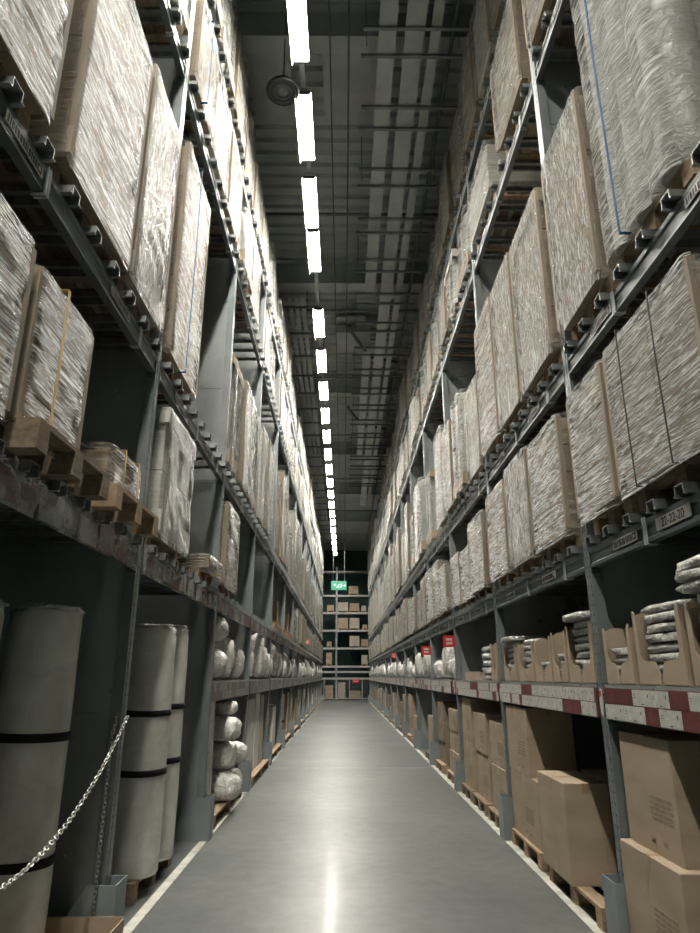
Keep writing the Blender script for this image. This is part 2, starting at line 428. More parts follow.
# loudspeaker
t = thing('ceiling_loudspeaker', (-.87, 7.12, 9.25), 0, 'round dark loudspeaker hanging under the ceiling beside the strip lights', 'loudspeaker')
obj('shell', MB().lathe(0, 0, [(.08, .20), (.14, .18), (.20, .11), (.235, .05), (.23, .02), (.20, .01), (.17, .05)], 32).mesh('shell', ['dark']), t)
M['spk'] = simple('speaker_ring', (.16, .17, .165), None, .4, .3)
for rr in (.185, .12, .06): obj('grille_ring', MB().tube([(rr * math.cos(a * math.pi / 16), rr * math.sin(a * math.pi / 16), .035) for a in range(32)], .008, 6, closed=True).mesh('ring', ['spk']), t)
obj('cone', MB().lathe(0, 0, [(.0, .03), (.05, .03), (.15, .06)], 24).mesh('cone', ['pipe']), t)
obj('hanger', MB().cyl(0, 0, .2, 1.64, .012, 8).mesh('rod', ['hangrod']), t)

# ------------------------------------------------------------------ rack frames
def post_mesh():
    # omega-section upright, front face at y=0
    b = MB(); t_ = .004
    H = 9.05
    b.box(-.05, .05, 0, t_, 0, H); b.box(-.05, -.05 + t_, t_, .075, 0, H); b.box(.05 - t_, .05, t_, .075, 0, H)
    b.box(-.046, -.03, .071, .075, 0, H); b.box(.03, .046, .071, .075, 0, H)
    b.box(-.012, .012, -.003, 0, 0.4, H)
    return b.mesh('post', ['post'])
def rear_post(): return MB().box(-.05, .05, DEPTH - .08, DEPTH, 0, 9.05).mesh('rear_post', ['post'])
def panel_mesh():
    b = MB(); z = .12
    while z < 8.8:
        z1 = min(z + 1.18, 9.0); b.box(-.006, .006, .078, DEPTH - .082, z, z1 - .004)
        b.box(-.012, -.006, .078, DEPTH - .082, z1 - .03, z1 - .004); b.box(.006, .012, .078, DEPTH - .082, z1 - .03, z1 - .004)
        z = z1
    return b.mesh('side_panel', ['panel'])
def bolts_mesh():
    b = MB(); z = .5
    while z < 8.8:
        for yy in (.16, .19):
            for s in (-1, 1): b.box(s * .0125 - .004, s * .0125 + .004, yy + .1, yy + .112, z + (yy - .16) * 2, z + .012 + (yy - .16) * 2)
        z += .59
    return b.mesh('bolts', ['channel'])
def guard_mesh():
    b = MB(); H = .38; t_ = .007
    b.box(-.10, .10, -.085, -.078, 0, H)
    for s in (-1, 1):
        poly = [(-.078, 0), (.34, 0), (.10, H - .03), (.08, H), (-.078, H)]
        b.prism(poly, 'x', s * .10 - t_ / 2, s * .10 + t_ / 2)
    b.box(-.09, .09, -.077, -.006, 0, .012)
    return b.mesh('post_guard', ['guard'])
for side in 'LR':
    for k, y in enumerate(UP):
        loc, rz = rack_xf(side, y, 0)
        where = f'between bays {NUM[k]} and {NUM[k+1]}' if 0 < k < NB else ('before bay one' if k == 0 else 'at the far end')
        t = thing('upright_frame', loc, rz, f'tall grey punched steel upright frame of the {RACKNAME[side]}, {where}', 'rack upright', f'upright frames of the {RACKNAME[side]}')
        obj('front_post', cached('post', post_mesh), t); obj('rear_post', cached('rpost', rear_post), t)
        p = obj('side_panel', cached('panel', panel_mesh), t); obj('bolt', cached('bolts', bolts_mesh), p)
        if k >= 1:
            g = thing('post_guard', loc, rz, f'grey steel floor guard at the {RACKNAME[side]} upright {where}', 'post guard', f'post guards of the {RACKNAME[side]}')
            obj('guard_plate', cached('guard', guard_mesh), g)

# ------------------------------------------------------------------ shelves
BW = PITCH - .110
def beam_mesh(h):
    def f():
        b = MB(); pr = [(.0, -h), (.0, -h + .02), (.008, -h + .03), (.008, -.04), (0, -.03), (0, -.001), (.05, -.001), (.05, -h)]
        b.prism(pr, 'x', -BW / 2, BW / 2)
        for s in (-1, 1): b.box(s * (BW / 2) - .004, s * BW / 2 + .004, -.004, .055, -h - .04, .03)
        return b.mesh('beam', ['beam'])
    return f
def bar_mesh():
    # upside-down U channel lying across the beams, ends showing in the aisle
    b = MB(); t_ = .005; y0, y1 = -.052, DEPTH + .02
    b.box(-.042, .042, y0, y1, BAR - t_, BAR)
    for s in (-1, 1):
        b.box(s * .04 - t_ / 2, s * .04 + t_ / 2, y0, y1, .0, BAR - t_); b.box(min(s * .042, s * .060), max(s * .042, s * .060), y0, y1, .0, t_)
    return b.mesh('support_bar', ['channel'])
def rear_beam(h): return lambda: MB().box(-BW / 2, BW / 2, DEPTH - .05, DEPTH, -h, -.001).mesh('rear_beam', ['beam'])
def clip_mesh():
    b = MB(); t_ = .006; h = .135
    for x in (-.012, .012):
        b.box(x - .007, x + .007, -.010, -.002, -h, .01); b.box(x - .007, x + .007, -.01, .056, -h - .006, -h); b.box(x - .007, x + .007, .051, .056, -h, .01)
    return b.mesh('clip', ['tray'])
def loclabel(seed):
    def f():
        rr = random.Random(seed); b = MB(); b.box(-.17, .17, -.004, -.001, -.09, -.035, 0); x = -.155
        while x < .10:
            wd = rr.choice((.006, .012, .016)); b.box(x, x + wd, -.0052, -.004, -.082, -.043, 1); x += wd + rr.choice((.006, .01))
        b.box(.115, .155, -.0052, -.004, -.082, -.043, 1); b.box(.125, .145, -.006, -.0052, -.072, -.053, 0)
        return b.mesh('location_label', ['white', 'ink'])
    return f
def pricestrip(seed, dull):
    def f():
        rr = random.Random(seed); b = MB()
        b.box(-BW / 2 + .01, BW / 2 - .01, -.012, -.008, -.185, .0, 2)
        for r_, (za, zb) in enumerate(((-.180, -.094), (-.088, -.004))):
            x = -BW / 2 + .02
            while x < BW / 2 - .05:
                wd = min(rr.choice((.16, .2, .24, .28)), BW / 2 - .02 - x); red = rr.random() < (.36)
                if red: wd = min(wd * rr.choice((.35, .7, 1.5)), BW / 2 - .02 - x)
                b.box(x, x + wd - .004, -.0145, -.012, za, zb, 1 if red else 0)
                if not red and wd > .1:
                    for q in range(2):
                        zz = za + .055 - q * .013; b.box(x + .015, x + .015 + rr.uniform(.012, .03), -.0152, -.0145, zz, zz + .003, 3)
                    b.box(x + wd * .45, x + wd * .58, -.0152, -.0145, za + .008, za + .013, 3)
                    b.box(x + wd * .8, x + wd * .8 + .008, -.0152, -.0145, za + .045, za + .063, 3)
                x += wd
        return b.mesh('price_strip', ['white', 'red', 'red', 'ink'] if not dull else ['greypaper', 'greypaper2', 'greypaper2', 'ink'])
    return f
def pocketstrip():
    b = MB(); rr = random.Random(5)
    b.box(-BW / 2 + .01, BW / 2 - .01, -.010, -.008, -.16, .055, 0)
    x = -BW / 2 + .03
    while x < BW / 2 - .2:
        wd = rr.uniform(.14, .26); k = rr.choice((1, 2, 2, 1, 3))
        if k: b.box(x, x + wd, -.007, -.004, -.15 + rr.uniform(0, .03), -.02 + rr.uniform(0, .03), k)
        x += wd + .03
    return b.mesh('plastic_pocket', ['pocket', 'white', 'redfade', 'greypaper'])
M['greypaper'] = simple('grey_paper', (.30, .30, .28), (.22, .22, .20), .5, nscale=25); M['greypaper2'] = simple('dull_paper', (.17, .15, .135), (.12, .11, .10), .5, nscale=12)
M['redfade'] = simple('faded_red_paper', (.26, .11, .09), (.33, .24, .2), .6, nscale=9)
def text_mesh(s, size):
    cu = bpy.data.curves.new('t', 'FONT'); cu.body = s; cu.size = size; cu.align_x = 'CENTER'; cu.align_y = 'CENTER'; cu.extrude = .0006
    o = bpy.data.objects.new('t', cu); COL.objects.link(o); dg = bpy.context.evaluated_depsgraph_get()
    me = bpy.data.meshes.new_from_object(o.evaluated_get(dg)); bpy.data.objects.remove(o); me.materials.clear(); me.materials.append(M['ink']); return me
def shelf(side, lv, b):
    yc = P0 + PITCH * (b + .5); loc, rz = rack_xf(side, yc, LV[lv])
    h = .13 if lv != 1 else .17
    t = thing('rack_shelf', loc, rz, f'steel beam shelf of the {RACKNAME[side]}, {LEVELNAME[lv]}, bay {NUM[b+1]}', 'rack shelf', f'shelves of the {RACKNAME[side]}')
    obj('front_beam', cached(('bm', h), beam_mesh(h)), t); obj('rear_beam', cached(('rb', h), rear_beam(h)), t)
    if lv == 1:
        obj('deck_board', cached('deckb', lambda: MB().box(-BW / 2, BW / 2, -.0, DEPTH, 0, .02).mesh('deck_board', ['panel'])), t)
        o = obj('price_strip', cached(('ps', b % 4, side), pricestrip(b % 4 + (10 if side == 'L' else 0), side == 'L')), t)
    else:
        n = 9
        for i in range(n): obj('support_bar', cached('bar', bar_mesh), t, (-BW / 2 + .13 + (BW - .26) * i / (n - 1), 0, 0))
        if b < 9:
            if side == 'L' and lv == 2: obj('plastic_pocket', cached('pk', pocketstrip), t)
            else:
                for s in (-.72, .55):
                    obj('location_label', cached(('ll', b % 3), loclabel(b % 3)), t, (s, 0, 0))
                for s in (-.50, .95) if b == 0 else (-.05, .95): obj('clip', cached('clip', clip_mesh), t, (s, 0, 0))
        if side == 'R' and lv == 2 and b == 0:
            # first bay has the readable label
            for c in list(t.children):
                if c.name.startswith('location_label') : bpy.data.objects.remove(c)
            lb = obj('location_label', MB().box(-.18, .18, -.004, -.001, -.095, -.03, 0).mesh('ll', ['white']), t, (-.19, 0, 0)); lb['label'] = 'pale label reading 22-22-20'
            o = obj('lettering', text_mesh('22-22-20', .066), lb, (0, -.0046, -.064), (math.pi / 2, 0, 0))
            obj('location_label', cached(('ll', 1), loclabel(1)), t, (-.78, 0, 0))
for side in 'LR':
    for lv in LV:
        for b in range(NB):
            if lv == 1 and side == 'L' and b < 2: continue
            shelf(side, lv, b)

# ------------------------------------------------------------------ goods: pallets, loads
def pallet_mesh(w_, d=1.14, dark=False):
    def f():
        b = MB(); h = .13
        for i in range(7):
            y0 = i * (d - .10) / 6; b.box(-w_ / 2, w_ / 2, y0, y0 + .10, h - .02, h)
        for x in (-w_ / 2 + .05, 0, w_ / 2 - .05):
            for yb in (.0, d / 2 - .07, d - .14): b.box(x - .05, x + .05, yb, yb + .14, .02, h - .02)
            b.box(x - .05, x + .05, 0, d, 0, .02)
        return b.mesh('pallet', ['wood_dark' if dark else 'wood'])
    return f
PZ = .13
def carton_body(w_, d, h, nx, nz, mt):
    def f():
        b = MB(); g = .003
        for i in range(nx):
            for k in range(nz):
                x0 = -w_ / 2 + w_ * i / nx; z0 = PZ + h * k / nz
                b.bbox(x0 + g, x0 + w_ / nx - g, .0, d, z0 + .001, z0 + h / nz - g)
        return b.mesh('cartons', [mt])
    return f
def film_mesh(w_, d, h, seed, mt, z0=.07):
    def f():
        b = MB(); so = seed * 13.7
        def disp(x, y, z, nx, ny):
            u = x if abs(ny) > .5 else y
            a = noise.noise(Vector((u * 2.2 + so, z * 9 + u * 2.5, so))) * .010
            c = noise.noise(Vector((u * 7 + so, z * 3, 4 + so))) * .006
            pull = -.012 * math.sin(min(1, max(0, (z - z0) / h)) * math.pi)
            return .028 + a + c + pull * .3
        b.grid_shell(-w_ / 2, w_ / 2, 0, d, z0, PZ + h + .027, .045, disp)
        return b.mesh('stretch_film', [mt, 'film_clear'])
    return f
def boards_mesh(w_, d, h):
    def f():
        b = MB(); t_ = .004; o_ = .001; L_ = .032
        return [MB().box(s * (w_ / 2 + o_ + t_) if s < 0 else w_ / 2 + o_, s * (w_ / 2 + o_) if s < 0 else w_ / 2 + o_ + t_, -o_, L_, PZ, PZ + h)
                .box(-w_ / 2 - o_ - t_ if s < 0 else w_ / 2 - L_, -w_ / 2 + L_ if s < 0 else w_ / 2 + o_ + t_, -o_ - t_, -o_, PZ, PZ + h).mesh('corner_board', ['board']) for s in (-1, 1)]
    return f
def cap_mesh(w_, d, h, c=.10, mt='card_pale'):
    def f():
        b = MB(); e = .012; z1 = PZ + h + .012; t_ = .004
        b.box(-w_ / 2 - e, w_ / 2 + e, -e, d + .01, z1, z1 + t_)
        b.box(-w_ / 2 - e, w_ / 2 + e, -e, -e + t_, z1 - c, z1)
        b.box(-w_ / 2 - e, -w_ / 2 - e + t_, -e + t_, d, z1 - c, z1); b.box(w_ / 2 + e - t_, w_ / 2 + e, -e + t_, d, z1 - c, z1)
        return b.mesh('top_cap', [mt])
    return f
def tray_mesh(w_, d, c=.16, mt='card'):
    def f():
        b = MB(); e = .012; z0 = PZ + .002; t_ = .004
        b.box(-w_ / 2 - e, w_ / 2 + e, -e, -e + t_, z0, z0 + c)
        b.box(-w_ / 2 - e, -w_ / 2 - e + t_, -e + t_, d, z0, z0 + c); b.box(w_ / 2 + e - t_, w_ / 2 + e, -e + t_, d, z0, z0 + c)
        return b.mesh('bottom_tray', [mt])
    return f
def strap_mesh(w_, h, mt, d=1.1, r=.004):
    def f():
        e = .044; z1 = PZ + h + .034
        pts = [(0, d * .6, z1), (0, -e, z1), (0, -e - .004, PZ + h * .5), (0, -e, PZ - .05), (0, .02, PZ - .05)]
        b = MB(); wd = .011 if mt != 'black' else .006
        for i in range(len(pts) - 1):
            p, q = Vector(pts[i]), Vector(pts[i + 1]); dd = (q - p).normalized(); nrm = Vector((0, -dd.z, dd.y)) * .0015
            b.add([(-wd, *(p - nrm)[1:]), (wd, *(p - nrm)[1:]), (wd, *(q - nrm)[1:]), (-wd, *(q - nrm)[1:]), (-wd, *(p + nrm)[1:]), (wd, *(p + nrm)[1:]), (wd, *(q + nrm)[1:]), (-wd, *(q + nrm)[1:])],
                  [(0, 3, 2, 1), (4, 5, 6, 7), (0, 1, 5, 4), (1, 2, 6, 5), (2, 3, 7, 6), (3, 0, 4, 7)])
        return b.mesh('strap', [mt])
    return f
def rolls_mesh(r, h, seed):
    def f():
        so = seed * 3.1
        pr = [(r * .93, PZ), (r, PZ + .02)] + [(r, PZ + .02 + (h - .05) * k / 10) for k in range(1, 10)] + [(r, PZ + h - .03), (r * .9, PZ + h), (r * .3, PZ + h + .005)]
        b = MB().lathe(0, 0, pr, 20, 0, lambda t, z: .006 * noise.noise(Vector((math.cos(t) * 2, math.sin(t) * 2 + so, z * 4))))
        return b.mesh('roll', ['rollpale'])
    return f
def rollfilm(w_, d, h, nr, seed, mt):
    def f():
        b = MB(); so = seed * 5.3; rr = w_ / nr / 2
        def disp(x, y, z, nx, ny):
            base = .0
            if ny < -.5: ph = ((x + w_ / 2) / w_ * nr) % 1; base = -.07 * (abs(ph - .5) * 2) ** 3 * (rr / .2)
            elif abs(nx) > .5: ph = (y / (2 * rr)) % 1; base = -.07 * (abs(ph - .5) * 2) ** 3 * (rr / .2)
            return .030 + base + noise.noise(Vector((x * 3 + so, z * 10 + y * 3, so))) * .008
        b.grid_shell(-w_ / 2, w_ / 2, 0, d, .07, PZ + h + .028, .04, disp, r=.05)
        return b.mesh('stretch_film', [mt, 'film_clear'])
    return f

TONE = {'card': 'brown', 'card_pale': 'pale brown', 'card_white': 'white', 'card_dark': 'dark brown'}
def q(v, s=.05): return round(round(v / s) * s, 3)
COUNT = {}
def wrapped(side, lv, b, y0, y1, h, kind='film', tone='card', film='film', cap=False, corner=True, tray=False, strap=None, nx=2, nz=4, seed=0, place='', dz=0, inset=-.05, dark=False, lift=0, pw=None):
    yc = (y0 + y1) / 2; w_ = q(y1 - y0); h = q(h)
    base = LV[lv] + BAR + .002 if lv else 0
    loc, rz = rack_xf(side, yc, base + lift, inset)
    look = {'film': f'{TONE[tone]} cartons, {"pleated" if film=="film_v" else "streaky" if film=="film" else "crinkled"} film', 'rolls': 'tall roll bundle, clear film'}[kind]
    if cap: look += ', lid'
    elif tray: look += ', tray'
    if strap: look += f', {strap} strap'
    label = f'{look}, {RACKNAME[side]}, {LEVELNAME[lv]}, bay {NUM[b+1]}, {place}'
    name = 'wrapped_pallet_load' if kind == 'film' else 'wrapped_roll_bundle'
    t = thing(name, loc, rz, label, 'pallet load' if kind == 'film' else 'roll bundle', f'wrapped goods on the {LEVELNAME[lv]} of the {RACKNAME[side]}')
    obj('pallet', cached(('pal', pw or w_, dark), pallet_mesh(pw or w_, 1.14 if pw else 1.05, dark)), t, (.1 if pw else 0, -.12 if pw else .07, 0))
    d = 1.08
    if kind == 'film':
        obj('cartons', cached(('cb', w_, h, nx, nz, tone), carton_body(w_ - .02, d, h, nx, nz, tone)), t, (0, .01, 0))
        obj('stretch_film', cached(('fm', w_, h, seed % 3, film), film_mesh(w_, d + .02, h, seed % 3, film)), t)
        if corner:
            bm = cached(('cbd', w_, h), boards_mesh(w_ + .03, d, h))
            for m_ in bm: obj('corner_board', m_, t, (0, -.018, 0))
    else:
        nr = 3 if w_ > .85 else 2; rr = w_ / nr / 2
        me = cached(('rl', q(rr, .01), h, seed % 2), rolls_mesh(rr - .006, h, seed % 2))
        for i in range(nr):
            for j in range(2): obj('roll', me, t, (-w_ / 2 + rr * (2 * i + 1), rr + .01 + 2 * rr * j, 0))
        obj('stretch_film', cached(('rf', w_, h, seed % 2, film), rollfilm(w_, 4 * rr + .02, h, nr, seed % 2, film)), t)
        if corner: obj('bottom_tray', cached(('tr', w_, 4 * rr), tray_mesh(w_, 4 * rr)), t, (0, -.01, 0))
        d = 4 * rr
    if cap: obj('top_cap', cached(('cap', w_, h, d, tone), cap_mesh(w_ + .02, d, h, .12, tone)), t, (0, -.01, 0))
    if tray and kind == 'film': obj('bottom_tray', cached(('tr', w_, d, tone), tray_mesh(w_ + .02, d, .16, tone)), t, (0, -.01, 0))
    if strap:
        for xs in ((-.1,) if strap != 'black' else (-.22, .18)):
            obj('strap', cached(('st', w_, h, strap), strap_mesh(w_, h, strap)), t, (xs, -.012, 0))
    return t

# hand-placed loads, from the camera outwards:  (y0, y1, height, options)
NEAR = {
 ('R', 2): {0: [(2.60, 3.60, .86, dict(strap='black', nx=2, nz=4, film='film_cross')), (3.68, 4.30, .84, dict(film='film_cross', nx=2, nz=4))],
            1: [(4.56, 5.36, .84, dict(nx=2, nz=4)), (5.44, 6.20, .90, dict(film='film_v', cap=False)), (6.28, 7.10, .84, dict(cap=True))],
            2: [(7.36, 8.22, .80, dict(nx=2, nz=3)), (8.32, 9.1, .62, dict()), (9.2, 9.95, .66, dict(cap=True))]},
 ('R', 3): {0: [(2.55, 3.45, 2.25, dict(kind='rolls', strap='blue', film='film_cross', corner=False)), (3.55, 4.28, 1.46, dict(film='film_v', nx=1, nz=3))],
            1: [(4.52, 5.36, 1.44, dict(film='film_v', cap=True, nx=1, nz=4)), (5.46, 6.22, 1.50, dict(film='film_v', cap=True)), (6.32, 7.1, 1.55, dict(film='film', cap=True))],
            2: [(7.36, 8.2, 1.1, dict(film='film_v')), (8.3, 9.1, 1.35, dict(kind='rolls')), (9.2, 9.95, 1.25, dict())]},
 ('R', 4): {0: [(2.9, 4.3, 1.0, dict(nx=2, nz=3))], 1: [(4.6, 5.5, 1.05, dict(film='film_cross', nx=1, nz=2)), (6.0, 7.05, .62, dict(tone='card_white', corner=False, nx=3, nz=2))]},
 ('L', 2): {0: [(1.72, 2.42, .76, dict(strap='yellow', film='film_cross')), (2.52, 3.12, .70, dict(strap='yellow', cap=True, film='film_cross', pw=.84))],
            1: [(4.7, 5.6, .95, dict(film='film_v', cap=True, tray=True, tone='card_white', nx=1, nz=2, corner=False)), ],
            2: [(7.4, 8.25, .90, dict(film='film', nx=1, nz=3)), ], 3: []},
 ('L', 3): {0: [(1.72, 2.37, 1.6, dict(film='film_cross', tray=True)), (2.60, 3.50, 1.62, dict(film='film', nx=1, nz=2, tray=True, corner=True)), (3.60, 4.28, 1.72, dict(film='film_v', cap=True, tray=True, nx=1, tone='card_pale'))],
            1: [(4.55, 5.45, 1.95, dict(film='film_cross', strap='blue', nx=2, nz=6))],
            2: [(7.42, 8.22, 1.40, dict(kind='rolls', film='film_v', cap=True)), (8.32, 9.1, 1.45, dict(film='film_v', strap='blue')), (9.2, 9.95, 1.5, dict(kind='rolls', film='film_v'))]},
}
HMAX = {2: (.62, .92), 3: (1.1, 1.95), 4: (.75, 1.0), 5: (.75, 1.25)}
def visible(side, lv, y1):
    """does anything at this level and depth fall inside the frame?"""
    x = XR if side == 'R' else XL; z = LV[lv] - CAM_H
    d = y1 * .952 + z * .305
    if d <= .1: return False
    return abs(655 * x / d) < 352 and 676 - 688 * z / d > -140
rg = random.Random(21)
PLACE = {0: [], 1: ['alone'], 2: ['near one', 'far one'], 3: ['near one', 'middle one', 'far one']}
for side in 'RL':
    for lv in (2, 3, 4, 5):
        for b in range(NB):
            ya, yb = UP[b] + .12, UP[b + 1] - .12
            if not visible(side, lv, yb): continue
            if b in NEAR.get((side, lv), {}): rows = NEAR[(side, lv)][b]
            elif side == 'L' and lv == 2 and b in (4, 5): continue
            else:
                n = 3 if b < 10 else 2; rows = []; wd = (yb - ya) / n
                for i in range(n):
                    if rg.random() < .05 and b < 11: continue
                    kind = 'rolls' if rg.random() < (.42 if lv >= 3 else .12) else 'film'
                    hh = rg.uniform(*HMAX[lv])
                    o_ = dict(kind=kind, film=rg.choice(('film', 'film_v', 'film_cross')), tone=rg.choice(('card', 'card', 'card', 'card_pale', 'card_white')),
                              cap=rg.random() < .3, tray=rg.random() < .25, nx=rg.choice((1, 2)), nz=rg.choice((2, 3, 4)), corner=rg.random() < .7)
                    if rg.random() < .1: o_['strap'] = rg.choice(('blue', 'yellow'))
                    y0 = ya + wd * i + rg.uniform(.03, .07)
                    rows.append((y0, y0 + q(wd - .12), hh, o_))
            pl = PLACE[len(rows)]
            for i, (y0, y1, h, o_) in enumerate(rows):
                o_ = dict(o_); o_.setdefault('dark', rg.random() < .3); sd = rg.randrange(6)
                wrapped(side, lv, b, y0, y1, h, seed=sd, place=pl[i], inset=(-.045 if side == 'R' else -.02) + (rg.uniform(-.02, .05) if b > 1 else 0), **o_)

# ------------------------------------------------------------------ left second shelf: low strapped pack, odd boards
def loose(name, me, loc, rz, label, cat, group=None): return tag(obj(name, me, None, loc, (0, 0, rz)), label, cat, group)
loc, rz = rack_xf('L', 3.88, LV[2] + BAR + .002, -.14)
t = thing('wrapped_pallet_load', loc, rz, 'low flat pack with two yellow straps on a pallet beside the upright', 'pallet load')
obj('pallet', pallet_mesh(.84, 1.14)(), t)
obj('cartons', carton_body(.55, .9, .24, 1, 2, 'card')(), t, (-.03, .12, 0))
obj('stretch_film', film_mesh(.57, .92, .24, 4, 'film', z0=PZ + .002)(), t, (-.03, .11, 0))
for xs in (-.18, .08): obj('strap', strap_mesh(.6, .24, 'yellow', .9)(), t, (xs, .10, 0))

# ------------------------------------------------------------------ unwrapped cartons (floor level, level 1)
def carton_mesh(w_, d, h, mt, tape_=True):
    def f():
        b = MB().bbox(-w_ / 2, w_ / 2, 0, d, 0, h, 0, .005)
        return b.mesh('carton', [mt])
    return f
def tape_mesh(w_, d, h):
    def f():
        b = MB(); t_ = .0012
        b.box(-.03, .03, -t_, -.0002, h - .07, h).box(-.03, .03, -t_, -.0002, 0, .06)
        b.box(-.03, .03, -t_, d + t_, h + .0002, h + .0002 + t_)
        b.box(-w_ / 2 - t_, -w_ / 2 - .0002, d / 2 - .03, d / 2 + .03, h - .07, h).box(w_ / 2 + .0002, w_ / 2 + t_, d / 2 - .03, d / 2 + .03, h - .07, h)
        return b.mesh('tape', ['tape'])
    return f
def print_mesh(w_, h, seed):
    def f():
        rr = random.Random(seed); b = MB(); bw = min(.26, w_ * .45); x = w_ * .02; z = h * .28
        for r_ in range(5):
            xx = x
            while xx < x + bw:
                k = rr.uniform(.02, .07); b.box(xx, min(xx + k, x + bw), -.0012, -.0002, z + r_ * .026, z + r_ * .026 + .017); xx += k + .008
        for k in range(2): b.box(-.02 + k * .14, .03 + k * .14, -.0012, -.0002, .05, .075)
        return b.mesh('printed_marks', ['ink_soft'])
    return f
def carton(side, b, yc, w_, x0, d, z, h, tone='card', label='', tape=True, prn=False, rot=0, group=None):
    loc, rz = rack_xf(side, yc, z, x0)
    t = thing('carton', loc, rz + rot, label, 'carton', group)
    obj('box', cached(('ct', w_, d, h, tone), carton_mesh(w_, d, h, tone)), t)
    if tape: obj('tape', cached(('tp', w_, d, h), tape_mesh(w_, d, h)), t)
    if prn: obj('printed_marks', cached(('pr', w_, h), print_mesh(w_, h, 3)), t)
    return t
def pallet(side, yc, w_, x0, z, label, d=1.14, dark=False):
    loc, rz = rack_xf(side, yc, z, x0)
    return loose('pallet', cached(('pal', w_, dark, d), pallet_mesh(w_, d, dark)), loc, rz, label, 'pallet', None)
# right, bay one
pallet('R', 3.86, .80, -.02, 0, 'wooden pallet under the two big printed cartons')
carton('R', 0, 3.92, .72, -.04, .9, PZ, .49, 'card', 'large brown printed carton, lower of the two beside the first guard', prn=True)
carton('R', 0, 3.95, .64, .02, .85, PZ + .493, .58, 'card', 'large brown printed carton, upper of the two beside the first guard', prn=True)
carton('R', 0, 3.0, .8, .0, .9, 0, .5, 'card_dark', 'dark brown carton on the floor before the two big printed cartons')
# right, bay two
pallet('R', 5.30, 1.10, -.03, 0, 'wooden pallet under the slim standing carton, bay two', )
carton('R', 1, 5.54, .68, -.06, .33, PZ, .65, 'card', 'slim brown carton standing on edge at the front of bay two')
carton('R', 1, 5.50, .72, .30, .28, PZ, .66, 'card', 'slim brown carton standing behind the front slim carton in bay two')
pallet('R', 6.56, .98, -.03, 0, 'wooden pallet under the twin carton stack, bay two')
carton('R', 1, 6.58, .95, .0, .45, PZ, .53, 'card', 'brown carton, lower of the pair at the far end of bay two', prn=True)
carton('R', 1, 6.70, .76, .0, .42, PZ + .533, .58, 'card', 'brown carton, upper of the pair at the far end of bay two', prn=True)
# bays three onwards on the floor
def stack(side, b, yc, w_, hs, tone='card', x0=0., d=.95, word='near'):
    pallet(side, yc, q(w_), x0 - .03, 0, f'wooden floor pallet, {RACKNAME[side]}, bay {NUM[b+1]}, {word} stack', dark=(b % 2 == 0))
    z = PZ
    for i, h in enumerate(hs):
        pos = {0: 'bottom', len(hs) - 1: 'top'}.get(i, 'middle')
        if len(hs) == 1: pos = 'single'
        jit = rg.uniform(-.02, .02)
        carton(side, b, yc + jit, q(w_ - .08), q(x0 + .02 + abs(jit), .01), d, z, q(h), tone, f'{TONE[tone]} {pos} carton of the {word} stack on the floor, {RACKNAME[side]}, bay {NUM[b+1]}', group=None, prn=b < 4)
        z += q(h) + .003
stack('R', 2, 7.75, .80, (.45, .45), word='near'); stack('R', 2, 8.65, .80, (.5, .45), word='middle'); stack('R', 2, 9.5, .75, (.55, .55), word='far')
stack('R', 3, 10.75, .9, (.3, .3, .3), word='near'); stack('R', 3, 12.1, .8, (.35, .3, .3), 'card_dark', word='far')
stack('R', 4, 13.6, .8, (.3, .35), word='near'); 
stack('R', 5, 16.4, .8, (.5,), word='near'); stack('R', 5, 17.6, .8, (.45, .5), word='far')
for b in range(6, NB):
    stack('R', b, UP[b] + .65, .9, [rg.uniform(.3, .5) for _ in range(rg.choice((1, 2, 2)))], rg.choice(('card', 'card_pale', 'card')), word='near')
    stack('R', b, UP[b] + 1.9, .9, [rg.uniform(.3, .5) for _ in range(rg.choice((1, 2, 2)))], rg.choice(('card', 'card_dark', 'card')), word='far')

# ------------------------------------------------------------------ bags, packs
def blob_mesh(seed, sx, sy, sz, mt, res=14, cr=.10, ex=.62):
    def f():
        b = MB(); vs = []; n = res * 2; so = seed * 7.7
        for i in range(res + 1):
            ph = math.pi * i / res
            for k in range(n):
                th = 2 * math.pi * k / n
                p = Vector((math.sin(ph) * math.cos(th), math.sin(ph) * math.sin(th), -math.cos(ph)))
                e = ex; p = Vector([math.copysign(abs(c) ** (e if mt != 'pack' or i_ < 2 else .16), c) for i_, c in enumerate(p)])
                d = 1 + cr * noise.noise(p * 2.3 + Vector((so, 0, 0))) + cr * .7 * abs(noise.noise(p * 5 + Vector((0, so, 0))))
                vs.append((p.x * sx / 2 * d, p.y * sy / 2 * d, max(0, sz / 2 + p.z * sz / 2 * (d if p.z > 0 else 1))))
        fs = []
        for i in range(res):
            for k in range(n): l = (k + 1) % n; fs.append((i * n + k, i * n + l, (i + 1) * n + l, (i + 1) * n + k))
        b.add(vs, fs, 0, True); return b.mesh('bag', [mt])
    return f
def bag(name, side, yc, z, x0, sx, sy, sz, seed, label, cat, mt='bag', group=None, rot=0):
    loc, rz = rack_xf(side, yc, z, x0 + sy / 2)
    return loose(name, cached(('bag', seed % 4, sx, sy, sz, mt), blob_mesh(seed % 4, sx, sy, sz, mt, 14, .10 if mt == 'pack' else .17, .30 if mt == 'pack' else .72)), loc, rz + rot, label, cat, group)

